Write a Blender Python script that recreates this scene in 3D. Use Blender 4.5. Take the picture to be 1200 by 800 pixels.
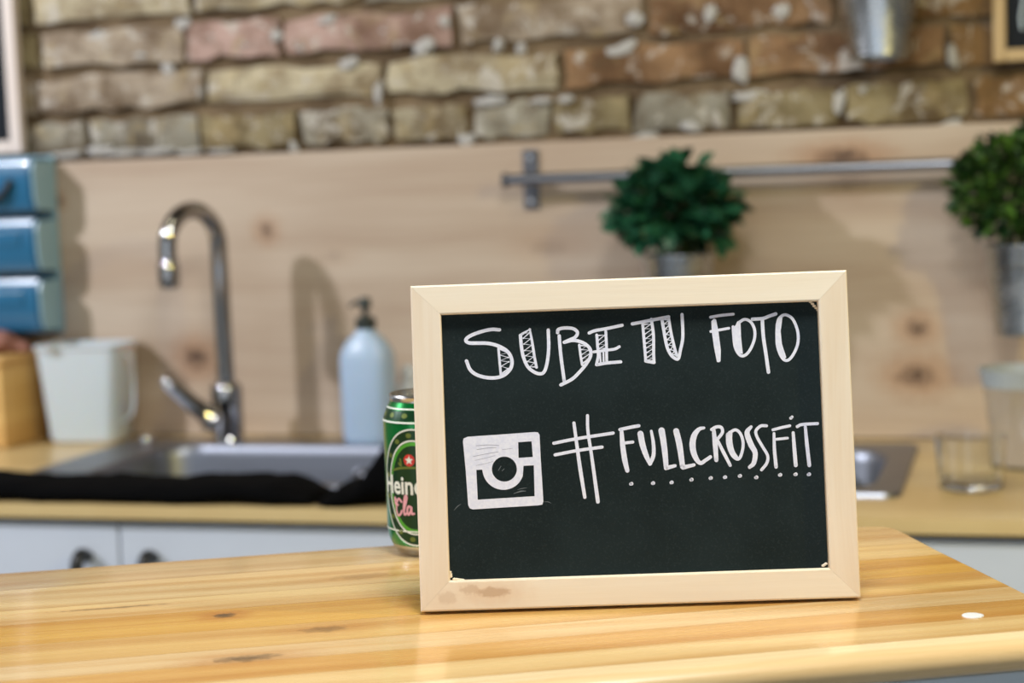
import bpy, bmesh, math, random
from mathutils import Vector, Matrix, noise

for o in list(bpy.data.objects):
    bpy.data.objects.remove(o)
S = bpy.context.scene
COL = S.collection
PI = math.pi

# ------------------------------------------------------------------ camera, light, exposure
F_PX = 2100.0                       # focal length in pixels of the 1200 px wide frame
CAM = Vector((0.0, 0.0, 1.328))
PSI, THETA, RHO = math.atan(0.29), math.atan(201 / 2100), 0.038
FWD = Vector((-math.sin(PSI) * math.cos(THETA), math.cos(PSI) * math.cos(THETA), -math.sin(THETA)))
_r0 = Vector((math.cos(PSI), math.sin(PSI), 0)); _u0 = _r0.cross(FWD)
RIGHT = math.cos(RHO) * _r0 - math.sin(RHO) * _u0
UP = math.sin(RHO) * _r0 + math.cos(RHO) * _u0
cd = bpy.data.cameras.new('camera'); cam = bpy.data.objects.new('camera', cd); COL.objects.link(cam)
cd.sensor_width = 36.0; cd.lens = F_PX / 1200 * 36.0
cd.clip_start = 0.05
m = Matrix((RIGHT, UP, -FWD)).transposed().to_4x4(); m.translation = CAM
cam.matrix_world = m
cd.dof.use_dof = True; cd.dof.focus_distance = 1.13; cd.dof.aperture_fstop = 5.6
S.camera = cam

w = bpy.data.worlds.new('world'); S.world = w; w.use_nodes = True
w.node_tree.nodes['Background'].inputs[0].default_value = (0.80, 0.90, 1.0, 1)
w.node_tree.nodes['Background'].inputs[1].default_value = 0.9

def lamp(name, loc, target, energy, color, size):
    d = bpy.data.lights.new(name, 'AREA'); d.shape = 'DISK'; d.size = size; d.energy = energy; d.color = color
    o = bpy.data.objects.new(name, d); COL.objects.link(o); o.location = loc
    o.rotation_euler = (Vector(target) - Vector(loc)).to_track_quat('-Z', 'Y').to_euler()
    return o
lamp('cool_ceiling_lamp', (-2.85, 0.85, 2.55), (-1.1, 2.5, 1.1), 47, (0.88, 0.91, 1.0), 0.14)
lamp('warm_wall_lamp', (0.75, 1.15, 1.90), (-0.3, 2.74, 0.95), 7.0, (1.0, 0.82, 0.26), 0.10)
lamp('bar_fill_light', (-0.10, 0.80, 2.45), (-0.20, 1.05, 1.0), 16.5, (0.98, 1.0, 1.0), 0.40)  # added light overhead to brighten the bar top, not a known fixture
lamp('counter_fill_light', (-0.75, 1.35, 2.75), (-0.75, 2.0, 0.9), 4, (1.0, 0.92, 0.66), 0.5)  # added overhead fill for worktop and cabinet doors, no real fixture

vs = S.view_settings
vs.view_transform = 'Standard'; vs.look = 'None'; vs.gamma = 1.0; vs.use_curve_mapping = False
vs.exposure = 0.35

# ------------------------------------------------------------------ helpers: measuring
BAR_Z, COUNTER_Z, WALL_Y = 1.056, 0.90, 2.743
def ray(x, y):
    return FWD + RIGHT * ((x - 600) / F_PX) - UP * ((y - 400) / F_PX)
def on_z(x, y, z):
    d = ray(x, y); return CAM + d * ((z - CAM.z) / d.z)
def on_y(x, y, Y):
    d = ray(x, y); return CAM + d * ((Y - CAM.y) / d.y)

# ------------------------------------------------------------------ helpers: objects
def srgb(r, g, b):
    f = lambda c: (c / 255 / 12.92) if c / 255 <= 0.04045 else ((c / 255 + 0.055) / 1.055) ** 2.4
    return (f(r), f(g), f(b), 1)
def tag(o, label=None, cat=None, group=None, kind=None):
    if label: o['label'] = label
    if cat: o['category'] = cat
    if group: o['group'] = group
    if kind: o['kind'] = kind
    return o
def empty(name, loc=(0, 0, 0), rz=0.0, label=None, cat=None, group=None):
    o = bpy.data.objects.new(name, None); COL.objects.link(o)
    o.location = loc; o.rotation_euler = (0, 0, rz); o.empty_display_size = 0.02
    return tag(o, label, cat, group)
def obj(name, bm, mat, parent=None, smooth=False, loc=None, rot=None):
    me = bpy.data.meshes.new(name)
    if isinstance(bm, bmesh.types.BMesh):
        bmesh.ops.recalc_face_normals(bm, faces=bm.faces[:])
        bm.to_mesh(me); bm.free()
    else:
        me.from_pydata(*bm); me.update()
    if smooth is True:
        for p in me.polygons: p.use_smooth = True
    elif smooth:
        for p in me.polygons: p.use_smooth = True
        me.set_sharp_from_angle(angle=math.radians(smooth))
    if mat: me.materials.append(mat)
    o = bpy.data.objects.new(name, me); COL.objects.link(o)
    if parent: o.parent = parent
    if loc is not None: o.location = loc
    if rot is not None: o.rotation_euler = rot
    return o
def shared(name, src, parent, loc, rot=(0, 0, 0), scale=(1, 1, 1)):
    o = bpy.data.objects.new(name, src.data if hasattr(src, 'data') else src); COL.objects.link(o)
    o.parent = parent; o.location = loc; o.rotation_euler = rot; o.scale = scale
    return o
def box(x0, x1, y0, y1, z0, z1, bev=0.0, seg=2, bm=None):
    b = bm or bmesh.new()
    vs_ = [b.verts.new(p) for p in ((x0, y0, z0), (x1, y0, z0), (x1, y1, z0), (x0, y1, z0), (x0, y0, z1), (x1, y0, z1), (x1, y1, z1), (x0, y1, z1))]
    fs = [b.faces.new([vs_[i] for i in q]) for q in ((3, 2, 1, 0), (4, 5, 6, 7), (0, 1, 5, 4), (1, 2, 6, 5), (2, 3, 7, 6), (3, 0, 4, 7))]
    if bev:
        es = list({e for f in fs for e in f.edges})
        bmesh.ops.bevel(b, geom=es, offset=bev, segments=seg, profile=0.5, affect='EDGES')
    return b
def lathe(prof, n=32, bm=None, axis='z'):
    b = bm or bmesh.new(); rings = []
    for r, z in prof:
        if r < 1e-6: rings.append([b.verts.new((0, 0, z))])
        else: rings.append([b.verts.new((r * math.cos(2 * PI * i / n), r * math.sin(2 * PI * i / n), z)) for i in range(n)])
    for a, c in zip(rings, rings[1:]):
        for i in range(n):
            j = (i + 1) % n
            if len(a) == 1 and len(c) == 1: continue
            if len(a) == 1: b.faces.new((a[0], c[j], c[i]))
            elif len(c) == 1: b.faces.new((a[i], a[j], c[0]))
            else: b.faces.new((a[i], a[j], c[j], c[i]))
    return b
def tube(pts, rad, n=12, bm=None, cap=True, flat=1.0):
    b = bm or bmesh.new(); pts = [Vector(p) for p in pts]; rings = []
    nrm = None
    for i, p in enumerate(pts):
        t = (pts[min(i + 1, len(pts) - 1)] - pts[max(i - 1, 0)]).normalized()
        if nrm is None:
            nrm = t.orthogonal().normalized()
        nrm = (nrm - t * nrm.dot(t)).normalized(); bn = t.cross(nrm)
        r = rad[i] if isinstance(rad, (list, tuple)) else rad
        rings.append([b.verts.new(p + (nrm * math.cos(2 * PI * k / n) + bn * math.sin(2 * PI * k / n) * flat) * r) for k in range(n)])
    for a, c in zip(rings, rings[1:]):
        for k in range(n):
            b.faces.new((a[k], a[(k + 1) % n], c[(k + 1) % n], c[k]))
    if cap:
        b.faces.new(rings[0][::-1]); b.faces.new(rings[-1])
    return b
def rrect(x0, x1, y0, y1, r, n=6):
    out = []
    for cx, cy, a0 in ((x1 - r, y1 - r, 0), (x0 + r, y1 - r, 90), (x0 + r, y0 + r, 180), (x1 - r, y0 + r, 270)):
        for i in range(n + 1):
            a = math.radians(a0 + 90 * i / n); out.append((cx + r * math.cos(a), cy + r * math.sin(a)))
    return out
def loft(loops, bm=None, cap0=True, cap1=True):
    b = bm or bmesh.new()
    R = [[b.verts.new(p) for p in L] for L in loops]; n = len(R[0])
    for a, c in zip(R, R[1:]):
        for k in range(n): b.faces.new((a[k], a[(k + 1) % n], c[(k + 1) % n], c[k]))
    if cap0: b.faces.new(R[0][::-1])
    if cap1: b.faces.new(R[-1])
    return b
def spline(pts, sub=6):
    P = [Vector(p) for p in pts]
    if len(P) < 3: return P
    P = [P[0] * 2 - P[1]] + P + [P[-1] * 2 - P[-2]]; out = []
    for i in range(1, len(P) - 2):
        a, b, c, d = P[i - 1:i + 3]
        for k in range(sub):
            t = k / sub
            out.append(0.5 * ((2 * b) + (c - a) * t + (2 * a - 5 * b + 4 * c - d) * t * t + (3 * b - a - 3 * c + d) * t ** 3))
    out.append(P[-2]); return out

# ------------------------------------------------------------------ helpers: materials
class NT:
    def __init__(s, name):
        s.m = bpy.data.materials.new(name); s.m.use_nodes = True; s.t = s.m.node_tree
        s.b = s.t.nodes['Principled BSDF']
    def n(s, typ, **kw):
        x = s.t.nodes.new(typ)
        for k, v in kw.items(): setattr(x, k, v)
        return x
    def put(s, sock, v):
        if isinstance(v, bpy.types.NodeSocket): s.t.links.new(v, sock)
        else: sock.default_value = v
    def math(s, op, a, b=0.0, c=None, clamp=False):
        x = s.n('ShaderNodeMath', operation=op); x.use_clamp = clamp
        s.put(x.inputs[0], a); s.put(x.inputs[1], b)
        if c is not None: s.put(x.inputs[2], c)
        return x.outputs[0]
    def coord(s, kind='Object'):
        return s.n('ShaderNodeTexCoord').outputs[kind]
    def sep(s, v):
        x = s.n('ShaderNodeSeparateXYZ'); s.put(x.inputs[0], v); return x.outputs
    def comb(s, a, b, c):
        x = s.n('ShaderNodeCombineXYZ')
        for i, v in enumerate((a, b, c)): s.put(x.inputs[i], v)
        return x.outputs[0]
    def noise(s, vec, scale, detail=4.0, rough=0.55, dist=0.0):
        x = s.n('ShaderNodeTexNoise'); s.put(x.inputs['Vector'], vec)
        x.inputs['Scale'].default_value = scale; x.inputs['Detail'].default_value = detail
        x.inputs['Roughness'].default_value = rough; x.inputs['Distortion'].default_value = dist
        return x.outputs[0]
    def range(s, v, a, b, c=0.0, d=1.0, smooth=True):
        x = s.n('ShaderNodeMapRange'); x.interpolation_type = 'SMOOTHSTEP' if smooth else 'LINEAR'
        s.put(x.inputs[0], v)
        for i, q in enumerate((a, b, c, d)): x.inputs[i + 1].default_value = q
        return x.outputs[0]
    def mix(s, f, a, b, mode='MIX'):
        x = s.n('ShaderNodeMix', data_type='RGBA', blend_type=mode)
        s.put(x.inputs[0], f); s.put(x.inputs[6], a); s.put(x.inputs[7], b); return x.outputs[2]
    def bump(s, h, strength=0.3, dist=0.002):
        x = s.n('ShaderNodeBump'); s.put(x.inputs['Height'], h)
        x.inputs['Strength'].default_value = strength; x.inputs['Distance'].default_value = dist
        s.put(s.b.inputs['Normal'], x.outputs[0])
    def set(s, **kw):
        for k, v in kw.items(): s.put(s.b.inputs[k.replace('_', ' ')], v)
        return s
def plain(name, col, rough=0.5, metal=0.0, var=0.06, vscale=30.0, bump=0.0, **kw):
    t = NT(name); c = t.coord()
    nz = t.noise(c, vscale)
    dark = (col[0] * (1 - 2 * var), col[1] * (1 - 2 * var), col[2] * (1 - 2 * var), 1)
    t.set(Base_Color=t.mix(nz, dark, col) if var else col, Roughness=rough, Metallic=metal)
    if bump: t.bump(nz, bump)
    for k, v in kw.items(): t.put(t.b.inputs[k.replace('_', ' ')], v)
    return t.m
def wood(name, light, dark, u='X', v='Z', knots=(), rough=0.45, bands=22.0, fine=160.0, along=1.3, tint=False, coat=0.0,
         contrast=0.8, kcol=(60, 36, 20), bump=0.12, rings=0.3, kn=70.0):
    """grain runs along u, across v; knots = (u, v, ru, rv, strength)"""
    t = NT(name); ax = dict(zip('XYZ', t.sep(t.coord()))); U, V = ax[u], ax[v]
    if tint:
        oi = t.n('ShaderNodeObjectInfo')
        U = t.math('ADD', U, t.math('MULTIPLY', oi.outputs['Random'], 7.0))
        V0 = V; V = t.math('ADD', V, t.math('MULTIPLY', oi.outputs['Random'], 3.0))
    U_, V_ = ax[u], ax[v]
    wob = t.noise(t.comb(t.math('MULTIPLY', U, 2.2), t.math('MULTIPLY', V, 5.0), 0.0), 1.0, 2.0)
    Vw = t.math('ADD', V, t.math('MULTIPLY', wob, 0.045))
    dark_k = None; halo = None
    kno = t.math('SUBTRACT', t.noise(t.comb(U_, V_, 0.0), kn, 3.0), 0.5)
    for ku, kv, ru, rv, st in knots:
        du = t.math('DIVIDE', t.math('SUBTRACT', U_, ku), ru); dv = t.math('DIVIDE', t.math('SUBTRACT', V_, kv), rv)
        d = t.math('SQRT', t.math('ADD', t.math('MULTIPLY', du, du), t.math('MULTIPLY', dv, dv)))
        d = t.math('ADD', d, t.math('MULTIPLY', kno, 1.6))
        k = t.math('MULTIPLY', t.range(d, 1.25, 0.55), st)
        ring = t.math('MULTIPLY_ADD', t.math('SINE', t.math('MULTIPLY', d, 8.0)), rings, 1.0 - rings)
        k = t.math('MULTIPLY', k, ring)
        h = t.math('MULTIPLY', t.range(d, 3.4, 0.8), st * 0.55)
        # grain sweeps round the knot
        Vw = t.math('ADD', Vw, t.math('MULTIPLY', t.math('MULTIPLY', h, dv), rv * 0.7))
        dark_k = k if dark_k is None else t.math('MAXIMUM', dark_k, k)
        halo = h if halo is None else t.math('MAXIMUM', halo, h)
    g1 = t.noise(t.comb(t.math('MULTIPLY', U, along), t.math('MULTIPLY', Vw, bands), 0.3), 1.0, 3.0, 0.5)
    g2 = t.noise(t.comb(t.math('MULTIPLY', U, along * 5), t.math('MULTIPLY', Vw, fine), 0.0), 1.0, 3.0, 0.6)
    g = t.math('ADD', t.math('MULTIPLY', t.range(g1, 0.34, 0.68), 0.72), t.math('MULTIPLY', t.range(g2, 0.3, 0.7), 0.28))
    g = t.math('MULTIPLY', g, contrast)
    col = t.mix(g, light, dark)
    if tint: col = t.mix(1.0, col, oi.outputs['Color'], 'MULTIPLY')
    if halo is not None:
        col = t.mix(halo, col, t.mix(1.0, col, srgb(215, 165, 110), 'MULTIPLY'))
        col = t.mix(dark_k, col, srgb(*kcol))
    t.set(Base_Color=col, Roughness=t.range(g2, 0.2, 0.8, rough - 0.05, rough + 0.08))
    if coat: t.set(Coat_Weight=coat, Coat_Roughness=0.12)
    t.bump(g2, bump, 0.0006)
    return t.m

# ================================================================== THE SETTING
M_FLOOR = plain('grey_floor', srgb(165, 168, 170), 0.5)
M_PLASTER = plain('painted_plaster', srgb(150, 148, 142), 0.8, vscale=8)
M_CEIL = plain('ceiling_paint', srgb(96, 90, 82), 0.9, vscale=5)
tag(obj('floor', box(-3.2, 2.2, -3.0, 3.0, -0.05, 0.0), M_FLOOR), kind='structure')
tag(obj('ceiling', box(-3.2, 2.2, -3.0, 3.0, 2.9, 2.95), M_CEIL), kind='structure')
tag(obj('wall_left', box(-3.2, -3.1, -3.0, 3.0, 0.0, 2.9), M_PLASTER), kind='structure')
tag(obj('wall_right', box(2.1, 2.2, -3.0, 3.0, 0.0, 2.9), M_PLASTER), kind='structure')

# --- brick wall
def mortar_mat():
    t = NT('mortar'); c = t.coord()
    n1, n2 = t.noise(c, 14, 5), t.noise(c, 90, 4)
    col = t.mix(t.range(n1, .3, .7), srgb(84, 66, 46), srgb(128, 108, 82))  # dark brown carries the shade of the recessed joints
    t.set(Base_Color=col, Roughness=0.95); t.bump(n2, 0.8, 0.006); return t.m
def brick_mat():
    t = NT('old_brick'); c = t.coord()
    oi = t.n('ShaderNodeObjectInfo')
    sh = t.n('ShaderNodeVectorMath', operation='ADD'); t.put(sh.inputs[0], c)
    t.put(sh.inputs[1], t.comb(t.math('MULTIPLY', oi.outputs['Random'], 13.0), t.math('MULTIPLY', oi.outputs['Random'], 5.0), 0.0))
    c = sh.outputs[0]
    n1 = t.noise(c, 11, 5, 0.6); n2 = t.noise(c, 26, 5, 0.65, 0.6); n3 = t.noise(c, 120, 4); n4 = t.noise(c, 17, 3, 0.5, 1.0)
    base = oi.outputs['Color']
    col = t.mix(t.range(n1, .38, .70), base, t.mix(1.0, base, srgb(160, 145, 128), 'MULTIPLY'))
    col = t.mix(t.math('MULTIPLY', t.range(n4, .54, .68), 0.5), col, srgb(170, 150, 108))
    col = t.mix(t.math('MULTIPLY', t.range(n2, .54, .66), 0.75), col, srgb(200, 193, 182))
    col = t.mix(t.math('MULTIPLY', t.range(n2, .44, .32), 0.6), col, srgb(92, 74, 50))
    t.set(Base_Color=col, Roughness=0.92); t.bump(t.math('ADD', n3, n2), 0.7, 0.004); return t.m
M_MORTAR, M_BRICK = mortar_mat(), brick_mat()
M_LUMP = plain('white_plaster', srgb(206, 202, 196), 0.9, var=0.12, vscale=60, bump=0.6)
wall = tag(obj('wall_back', box(-3.1, 2.1, 2.768, 2.85, 0.0, 2.9), M_MORTAR), kind='structure')
BASEY = 2.768
def brick_mesh(L, H, D, seed):
    rnd = random.Random(seed); nx, nz = 9, 3
    vs_, fs = [], []
    for j in range(nz + 1):
        for i in range(nx + 1):
            x, z = -L / 2 + L * i / nx, -H / 2 + H * j / nz
            ex, ez = i in (0, nx), j in (0, nz)
            dx = rnd.uniform(-.004, .004) if ex else 0
            dz = rnd.uniform(-.009, .002) * (1 if j == nz else -1) if ez else rnd.uniform(-.004, .004)
            y = -D + rnd.uniform(-.002, .003) + (.005 if ex or ez else 0) + (rnd.uniform(.0, .006) if rnd.random() < .15 else 0)
            vs_.append((x + dx, y, z + dz))
    nf = len(vs_)
    per = [(i, 0) for i in range(nx)] + [(nx, j) for j in range(nz)] + [(i, nz) for i in range(nx, 0, -1)] + [(0, j) for j in range(nz, 0, -1)]
    idx = [j * (nx + 1) + i for i, j in per]
    for k in idx:
        x, y, z = vs_[k]; vs_.append((x * 1.0, 0.0, z))
    for j in range(nz):
        for i in range(nx):
            a = j * (nx + 1) + i; fs.append((a, a + 1, a + nx + 2, a + nx + 1))
    n = len(idx)
    for k in range(n):
        fs.append((idx[k], nf + k, nf + (k + 1) % n, idx[(k + 1) % n]))
    fs.append(tuple(nf + k for k in range(n)))
    return (vs_, [], fs)
PAL = {'pink': (186, 156, 144), 'tan': (174, 158, 138), 'beige': (186, 174, 146), 'grey': (154, 148, 132), 'brown': (150, 116, 82),
       'red': (182, 120, 102), 'olive': (146, 132, 98), 'cream': (192, 182, 154), 'umber': (138, 106, 68)}
rows = [  # z0, z1, joints, colours; browner to the right, and darkened there for weaker light
    (1.376, 1.441, [-2.42, -2.12, -1.83, -1.539, -1.33, -1.149, -0.99, -0.856, -0.72, -0.592, -0.43, -0.27, -0.08, .05, .33, .62],
     ['tan', 'grey', 'grey', 'grey', 'olive', 'grey', 'cream', 'grey', 'olive', 'grey', 'olive', 'olive', 'umber', 'umber', 'olive']),
    (1.450, 1.517, [-2.24, -1.94, -1.629, -1.316, -0.997, -0.703, -0.41, -0.113, .18, .48], ['tan', 'tan', 'tan', 'beige', 'beige', 'brown', 'brown', 'umber', 'umber']),
    (1.526, 1.594, [-2.38, -2.08, -1.80, -1.618, -1.347, -1.171, -0.875, -0.567, -0.275, .02, .31, .60],
     ['pink', 'tan', 'olive', 'tan', 'pink', 'pink', 'tan', 'brown', 'umber', 'olive', 'umber']),
    (1.604, 1.670, [-2.22, -1.92, -1.63, -1.33, -1.03, -.73, -.43, -.13, .17, .47], ['tan', 'olive', 'beige', 'beige', 'grey', 'grey', 'tan', 'olive', 'tan']),
    (1.680, 1.748, [-2.37, -2.07, -1.77, -1.47, -1.17, -.87, -.57, -.27, .03, .33, .62], ['tan', 'pink', 'beige', 'tan', 'pink', 'brown', 'tan', 'olive', 'tan', 'pink']),
    (1.758, 1.825, [-2.22, -1.92, -1.63, -1.33, -1.03, -.73, -.43, -.13, .17, .47], ['grey', 'tan', 'pink', 'beige', 'tan', 'grey', 'brown', 'tan', 'tan']),
]
for k in range(2):      # two more courses above the picture, then every course runs on a little to both sides
    z_ = 1.836 + k * .078; o_ = .15 * k
    rows.append((z_, z_ + .067, [-2.37 + o_ + .3 * i for i in range(11)], ['tan', 'brown', 'beige', 'pink', 'tan', 'olive', 'tan', 'umber', 'grey', 'brown']))
rows = [(z0, z1, [js[0] - .6, js[0] - .3] + js + [js[-1] + .3, js[-1] + .6], ['tan', 'beige'] + cs + ['umber', 'brown']) for z0, z1, js, cs in rows]
rnd = random.Random(5)
for ri, (z0, z1, js, cs) in enumerate(rows):
    for a, b, c in zip(js, js[1:], cs):
        L, H = b - a - .013, z1 - z0 - .004
        o = obj('brick', brick_mesh(L, H, rnd.uniform(.013, .022), rnd.random()), M_BRICK, wall, 25,
                loc=((a + b) / 2, BASEY, (z0 + z1) / 2 + rnd.uniform(-.002, .002)), rot=(0, rnd.uniform(-.008, .008), 0))
        k = rnd.uniform(.92, 1.06); q = srgb(*[min(255, v * k) for v in PAL[c]]); o.color = q
def lump_mesh(seed):
    b = bmesh.new(); bmesh.ops.create_icosphere(b, subdivisions=2, radius=1.0)
    for v in b.verts:
        v.co *= 1 + 0.75 * noise.noise(v.co * 1.9 + Vector((seed * 7.1, seed * 3.3, 0)))
    me = bpy.data.meshes.new('plaster_lump'); b.to_mesh(me); b.free(); me.materials.append(M_LUMP)
    for p in me.polygons: p.use_smooth = True
    return me
LUMPS = [lump_mesh(i) for i in range(4)]
for i, (x, y, rw, rh) in enumerate([(112, 44, 11, 7), (124, 56, 6, 5), (172, 52, 9, 5), (165, 64, 14, 3), (214, 27, 10, 6), (247, 44, 5, 5), (285, 51, 5, 4), (306, 48, 7, 6),
        (323, 42, 7, 8), (351, 54, 7, 6), (383, 23, 11, 5), (408, 74, 11, 6), (443, 108, 5, 12), (452, 32, 14, 7), (462, 47, 8, 10), (496, 54, 12, 8), (520, 25, 6, 8),
        (583, 53, 5, 7), (610, 57, 6, 6), (744, 22, 8, 8), (730, 56, 18, 6), (575, 118, 16, 5), (634, 118, 12, 4), (663, 116, 8, 4), (548, 163, 10, 6), (757, 160, 12, 4), (868, 82, 8, 15),
        (880, 112, 18, 5), (984, 118, 6, 12), (1011, 106, 7, 4), (1116, 66, 5, 14), (832, 15, 8, 7), (915, 12, 8, 8), (810, 148, 10, 5), (345, 172, 7, 5), (1110, 148, 14, 5),
        (290, 146, 7, 5), (196, 80, 7, 6), (232, 108, 4, 10)]):
    p = on_y(x, y, 2.75); s = 0.0015
    shared('plaster_lump', LUMPS[i % 4], wall, (p.x, 2.7535 if y < 160 else 2.748, p.z), (0, (i * 1.7) % 6.28 if abs(rw - rh) < 4 else 0.1 * (i % 5 - 2), 0), (rw * s, .0042, rh * s))
for i, (x, y, rw, rh) in enumerate([(78, 177, 22, 4), (112, 171, 13, 6), (140, 176, 24, 5), (182, 174, 24, 4), (222, 176, 18, 3.5), (258, 175, 16, 3), (122, 168, 10, 5)]):
    p = on_y(x, y, 2.745)
    shared('plaster_bead', LUMPS[i % 4], wall, (p.x, 2.752, 1.374 + (p.z - 1.374) * .6), (0, 0, 0), (rw * .0014, .008, rh * .0014))

# --- pine backsplash panel fixed along the wall
pk = []
for x, y, ru, rv, st in ((312, 270, .012, .012, .7), (230, 420, .022, .019, .95), (1075, 385, .017, .013, .85), (1075, 440, .027, .016, .9),
                         (988, 183, .034, .012, 1.0), (995, 214, .03, .012, .35), (70, 236, .008, .008, .7), (390, 300, .02, .01, .2), (640, 290, .03, .012, .25)):
    p = on_y(x, y, WALL_Y); pk.append((p.x, p.z, ru, rv, st))
M_PANEL = wood('pine_panel', srgb(196, 178, 158), srgb(160, 132, 108), 'X', 'Z', pk, rough=0.5, bands=18, fine=150, along=1.2, contrast=0.62)
tag(obj('backsplash_panel', box(-3.05, 2.05, WALL_Y, 2.7675, COUNTER_Z + .001, 1.370, .002), M_PANEL),
    'pale knotty pine backsplash panel along the wall behind the sinks', 'panel')

# ================================================================== BACK COUNTER
CF = 2.13     # worktop front
SX0, SX1, SY0, SY1 = -1.438, -0.160, 2.262, 2.672
M_TOP = wood('beech_worktop', srgb(216, 190, 136), srgb(192, 158, 100), 'X', 'Y', (), rough=0.35, bands=18, fine=140, coat=0.3, contrast=0.7)
def worktop():
    b = bmesh.new(); xs = [-3.05, SX0 + .015, SX1 - .015, 2.05]; ys = [CF, SY0 + .015, SY1 - .015, 2.742]; z0, z1 = .882, COUNTER_Z
    T = [[b.verts.new((x, y, z1)) for y in ys] for x in xs]; B = [[b.verts.new((x, y, z0)) for y in ys] for x in xs]
    for i in range(3):
        for j in range(3):
            if i == 1 and j == 1: continue
            b.faces.new((T[i][j], T[i + 1][j], T[i + 1][j + 1], T[i][j + 1])); b.faces.new((B[i][j], B[i][j + 1], B[i + 1][j + 1], B[i + 1][j]))
    def side(p):
        for (i, j), (k, l) in zip(p, p[1:]): b.faces.new((T[i][j], B[i][j], B[k][l], T[k][l]))
    side([(0, 0), (1, 0), (2, 0), (3, 0), (3, 1), (3, 2), (3, 3), (2, 3), (1, 3), (0, 3), (0, 2), (0, 1), (0, 0)])
    side([(1, 1), (1, 2), (2, 2), (2, 1), (1, 1)])
    b.edges.ensure_lookup_table()
    es = [e for e in b.edges if all(abs(v.co.y - CF) < 1e-6 for v in e.verts) and abs(e.verts[0].co.z - e.verts[1].co.z) < 1e-6]
    bmesh.ops.bevel(b, geom=es, offset=.0075, segments=4, profile=.5, affect='EDGES')
    return b
tag(obj('worktop', worktop(), M_TOP, smooth=35), 'honey coloured wooden worktop with rounded front edge holding the steel sinks', 'worktop')

M_DOOR = plain('white_lacquer', srgb(206, 212, 222), 0.4, var=0.02)
M_BLACK = plain('black_metal', srgb(22, 22, 24), 0.4, var=0.0)
M_KICK = plain('dark_plinth', srgb(60, 58, 56), 0.6)
gapx = -1.185
def handle_bm():
    pts = [(0, 0, .052), (0, -.018, .058), (0, -.030, .048), (0, -.033, .02), (0, -.033, -.02), (0, -.030, -.048), (0, -.018, -.058), (0, 0, -.052)]
    return tube(spline(pts, 5), .0088, 10)
cabs = [(gapx - .95, gapx - .50, 1, 'cabinet'), (gapx - .50, gapx + .50, 2, ''), (gapx + .50, gapx + .90, 1, ''), (gapx + .90, gapx + 1.80, 2, '')]
clabels = ['white base cabinet left of the two-door one under the left sink', 'white two-door base cabinet with black bow handles under the left sink bowl',
           'white single-door base cabinet behind the bar and chalkboard', 'white base cabinet below the drinking glasses at the right end of the counter']
for (x0, x1, nd, _), lab in zip(cabs, clabels):
    c = empty('base_cabinet', ((x0 + x1) / 2, 2.143, 0), 0, lab, 'cabinet', 'white base cabinets under the worktop')
    W = x1 - x0
    b = bmesh.new()   # open box carcass so that the sink bowls hang inside it
    for q in ((-W / 2 + .001, -W / 2 + .018, .02, .565, .1, .8815), (W / 2 - .018, W / 2 - .001, .02, .565, .1, .8815), (-W / 2 + .018, W / 2 - .018, .02, .565, .1, .118), (-W / 2 + .018, W / 2 - .018, .557, .565, .118, .8815)):
        box(*q, bm=b)
    obj('body', b, M_DOOR, c)
    obj('plinth', box(-W / 2 + .001, W / 2 - .001, .06, .08, 0, .1), M_KICK, c)
    dw = W / nd
    for k in range(nd):
        xa = -W / 2 + k * dw
        d = obj('door', box(xa + .0018, xa + dw - .0018, 0, .0195, .104, .874, .0015), M_DOOR, c)
        hx = (xa + dw - .0485) if (nd == 2 and k == 0) or nd == 1 else xa + .0505
        obj('handle', handle_bm(), M_BLACK, d, True, loc=(hx, -.0005, .775))

# --- stainless double sink
def steel():
    t = NT('brushed_steel'); c = t.coord(); X, Y, Z = t.sep(c)
    n_ = t.noise(t.comb(t.math('MULTIPLY', X, 4.0), t.math('MULTIPLY', Y, 220.0), t.math('MULTIPLY', Z, 220.0)), 1.0, 2.0)
    t.set(Base_Color=srgb(142, 145, 154), Metallic=1.0, Roughness=t.range(n_, .2, .8, .34, .46)); return t.m
M_STEEL = steel()
M_CHROME = plain('chrome', srgb(176, 174, 174), 0.07, 1.0, var=0.0)
sink = empty('double_sink', (0, 0, COUNTER_Z), 0, 'long stainless steel double bowl sink set into the wooden worktop', 'sink')
bowls = [(-1.345, -0.83, 2.290, 2.605), (-0.735, -0.192, 2.290, 2.605)]
def sink_plate():
    b = bmesh.new(); zt = .0055
    def ringv(pts, z): return [b.verts.new((x, y, z)) for x, y in pts]
    out = ringv(rrect(SX0, SX1, SY0, SY1, .02), zt); es = []
    for L in [out] + [ringv(rrect(x0, x1, y0, y1, .065, 8), zt) for x0, x1, y0, y1 in bowls]:
        for k in range(len(L)): es.append(b.edges.new((L[k], L[(k + 1) % len(L)])))
    bmesh.ops.triangle_fill(b, edges=es, use_beauty=True)
    low = ringv(rrect(SX0 - .003, SX1 + .003, SY0 - .003, SY1 + .003, .022), .0004)
    for k in range(len(out)):
        b.faces.new((out[k], out[(k + 1) % len(out)], low[(k + 1) % len(out)], low[k]))
    return b
obj('rim', sink_plate(), M_STEEL, sink, 30)
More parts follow.
